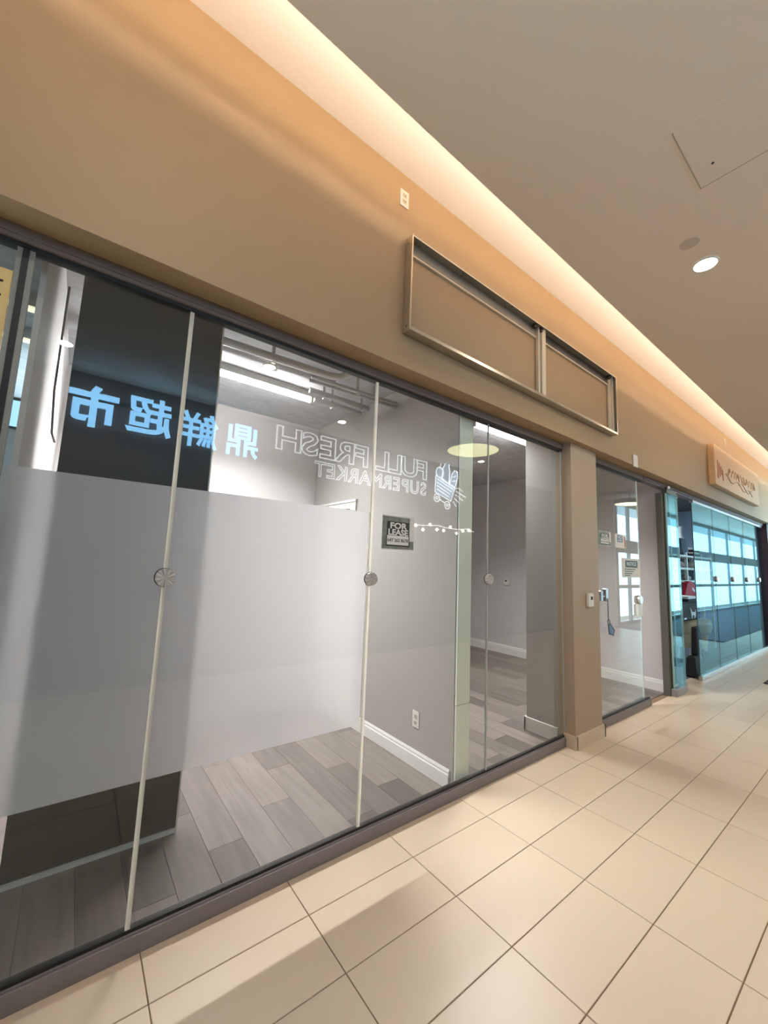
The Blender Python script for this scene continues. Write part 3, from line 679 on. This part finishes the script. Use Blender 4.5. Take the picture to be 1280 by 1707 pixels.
for k in range(4):
    o = obj('folded_cloth', lambda bm: box(bm, (-0.15, -0.07, 0), (0.15, 0.07, 0.042), 0.012), white_ware if k % 2 else black_cloth); o.location = (10.02, 0.685, 1.893+0.0425*k)
    tag(o, ['black folded cloth at the bottom of the pile on the shelf unit', 'white folded cloth above the lowest black one on the shelf unit', 'black folded cloth between two white ones on the shelf unit', 'white folded cloth topmost in the pile on the shelf unit'][k], 'folded cloth')
o = empty('red_shirt', (9.22, 0.56, 1.02), 'red shirt with white mark hanging in front of the shelves', 'shirt')
shp = [(-0.10, 0.0), (-0.09, 0.14), (-0.19, 0.06), (-0.24, 0.13), (-0.12, 0.36), (-0.03, 0.40), (0.03, 0.40), (0.12, 0.36), (0.25, 0.16), (0.19, 0.09), (0.11, 0.15), (0.12, 0.0)]
obj('cloth', lambda bm: prism(bm, [(9.22+1.5*a, 1.0+b) for a, b in shp], 0.54, 0.605), red_m, o)
obj('white_mark', lambda bm: prism(bm, [(9.26, 1.25), (9.40, 1.20), (9.43, 1.23), (9.30, 1.29)], 0.534, 0.539), white_ware, o)
for k, (z, m, lab) in enumerate(((1.082, black_cloth, 'black book under the red shirt on the black case'), (1.126, white_ware, 'white book lying on the black book under the red shirt'))):
    o = obj('book', lambda bm: box(bm, (-0.20, -0.10, 0), (0.20, 0.10, 0.042), 0.004), m); o.location = (8.22, 0.36, z); tag(o, lab, 'book')
cr = empty('black_case', (8.0, 0.32, 0.80), 'black case with a pale deer-like print on the cream drum', 'case')
obj('body', lambda bm: box(bm, (7.50, 0.22, 0.795), (8.46, 0.50, 1.08), 0.02), black_cloth, cr)
obj('pale_print', lambda bm: prism(bm, [(7.92, 1.01), (8.02, 0.93), (8.16, 0.92), (8.20, 0.96), (8.18, 0.86), (8.13, 0.82), (8.11, 0.88), (8.03, 0.87), (7.99, 0.82), (7.97, 0.90)], 0.214, 0.219), white_ware, cr)
obj('clasp', bx(7.62, 0.212, 0.83, 7.72, 0.2195, 0.85), steel_m, cr)
dr_ = empty('cream_drum', (8.35, 0.41, 0.0), 'cream banded drum table under the black case in right shop', 'drum table')
obj('drum', lambda bm: lathe(bm, [(0.26, 0.34), (0.29, 0.42), (0.30, 0.55), (0.34, 0.60), (0.34, 0.66), (0.36, 0.66), (0.36, 0.73), (0.345, 0.76), (0.345, 0.792)], (8.35, 0.41, 0), n=36), cream_m, dr_, smooth=False)
dark_wood = mat('dark wood', (0.09, 0.06, 0.05), 0.5)
for a in range(3):
    t_ = a*2.1+0.6; obj('leg', lambda bm: tube(bm, [(8.35+0.2*math.cos(t_), 0.41+0.2*math.sin(t_), 0.36), (8.35+0.25*math.cos(t_), 0.41+0.25*math.sin(t_), 0.006)], 0.025, 8), dark_wood, dr_)
bag(7.72, 0.135, 0.004, 0.50, 0.15, 0.30, black_cloth, 'black bag on the floor at the gap into the right shop', 'black_bag', 'bag')
bag(7.80, 0.125, 0.305, 0.26, 0.09, 0.42, black_cloth, 'black rucksack resting on the black floor bag', 'black_rucksack', 'bag')

# --- far right edge
o = empty('red_poster', (12.7, -0.11, 1.7), 'dark red poster on the maroon pillar at the right edge', 'poster')
obj('sheet', bx(12.36, -0.104, 1.75, 13.2, -0.1005, 2.30), red_m, o); obj('frame', [((12.34, -0.107, 2.30), (13.22, -0.1005, 2.33)), ((12.34, -0.107, 1.72), (13.22, -0.1005, 1.75))], slot_m, o)
o = obj('floor_mat', lambda bm: box(bm, (8.12, -0.98, 0.0), (8.9, -0.56, 0.012), 0.004), black_m); tag(o, 'black mat lying on the tiles at the right edge', 'mat')

# --- lit shop sign on the opposite side (it shows mirrored in the glass)
SY = OPP+0.06
ss = empty('shop_sign', (3.3, OPP+0.02, 2.8), 'lit supermarket sign across the mall, mirrored in the front glass', 'sign')
obj('raceway', [((-0.25, OPP, 3.30), (2.05, OPP+0.03, 3.34)), ((2.25, OPP, 3.30), (6.5, OPP+0.03, 3.34))], slot_m, ss)
for ch, x, z, bd in (('市', 0.0, 3.16, 0.017), ('超', 0.578, 3.19, 0.011), ('鮮', 1.16, 3.15, 0.008), ('鼎', 1.735, 3.14, 0.009)):
    text('letter', ch, 0.50, (x, SY, z), blue_sign, ss, facing=1, thick=bd, extrude=0.004, sx=1.0)
def spread_text(s, x_left, x_right, z, size, out, m, sx=1.0, bd=0.01):
    # read from +y the first letter stands at the high-x end
    wid = {' ': 0.45, 'M': 1.25, 'I': 0.5, 'L': 0.88, 'E': 0.92, 'F': 0.9, 'T': 0.95}
    tot = sum(wid.get(c, 1.05) for c in s); u = (x_right-x_left)/tot; x = x_right
    for ch in s:
        w = wid.get(ch, 1.05)*u; x -= w
        if ch != ' ': text('letter', ch, size, (x+w/2, SY, z), m, ss, facing=1, bold=bd, outline=out, sx=sx)
spread_text('FULL FRESH', 2.26, 5.40, 3.33, 0.50, 0.010, white_sign, 1.30, 0.010)
spread_text('SUPERMARKET', 2.90, 5.40, 2.965, 0.345, 0.0095, white_sign, 1.0, 0.002)
# cart emblem : drawn in metres on the sign plane, u to the viewer's right when it is mirrored in the glass
def E(pts): return [(5.55+1.02*a, 2.72+0.95*b) for a, b in pts]
def fill(pts, m=None): obj('emblem_fill', lambda bm: prism(bm, E(pts), SY-0.012, SY), pale_blue_sign, ss)
def line(pts, closed=False, r=0.011):
    q = E(pts); q = q+[q[0]] if closed else q
    obj('emblem_line', lambda bm: tube(bm, [(x, SY+0.012, z) for x, z in q], r, 5), white_line, ss)
basket = [(0.06, 0.62), (0.62, 0.42), (0.50, 0.12), (0.05, 0.26)]
fill(basket); line(basket, True)
for k in range(4):
    t = 0.15+0.2*k; line([(0.10, 0.60-t*0.36+0.0), (0.56-0.04*k, 0.43-t*0.30)])
bottle = [(0.24, 0.58), (0.26, 0.82), (0.31, 0.90), (0.31, 1.02), (0.44, 1.00), (0.43, 0.88), (0.46, 0.78), (0.44, 0.50)]
fill(bottle); line(bottle, True)
bread = [(0.46, 0.50), (0.52, 0.72), (0.60, 0.82), (0.68, 0.80), (0.70, 0.68), (0.62, 0.44)]
fill(bread); line(bread, True); line([(0.54, 0.66), (0.64, 0.70)]); line([(0.53, 0.56), (0.64, 0.60)])
apple = [(0.06+0.11+0.11*math.cos(t*math.pi/5), 0.70+0.11*math.sin(t*math.pi/5)) for t in range(10)]
fill(apple); line(apple, True); line([(0.17, 0.81), (0.20, 0.90)])
for cx, cz in ((0.10, 0.14), (0.40, 0.02)):
    line([(cx+0.075*math.cos(t*math.pi/6), cz+0.085*math.sin(t*math.pi/6)) for t in range(12)], True); line([(cx+0.03*math.cos(t*math.pi/3), cz+0.034*math.sin(t*math.pi/3)) for t in range(6)], True)
line([(0.17, 0.12), (0.33, 0.06)]); line([(0.62, 0.42), (0.72, 0.44), (0.86, 0.38)])
for k in range(4): line([(0.66-0.03*k, 0.36-0.08*k), (0.96-0.10*k, 0.26-0.08*k)])

# --- festoon bulbs across the mall
fs = empty('festoon_lights', (5.4, OPP+0.12, 2.2), 'string of small white bulbs across the mall, mirrored below the emblem', 'string lights')
obj('wire', lambda bm: tube(bm, [(4.25+0.28*k, OPP+0.12, 2.27-0.02*math.cos(k*1.9)) for k in range(9)]+[(6.75, OPP+0.12, 2.24)], 0.006, 5), bulb_m, fs)
for k in range(13):
    x = 4.30+0.19*k; z = 2.23+0.06*math.sin(k*2.3)
    obj('bulb', lambda bm: lathe(bm, [(0.008, z-0.035), (0.028, z-0.022), (0.034, z), (0.024, z+0.024), (0.01, z+0.035)], (x, OPP+0.12, 0), n=10), bulb_m, fs)
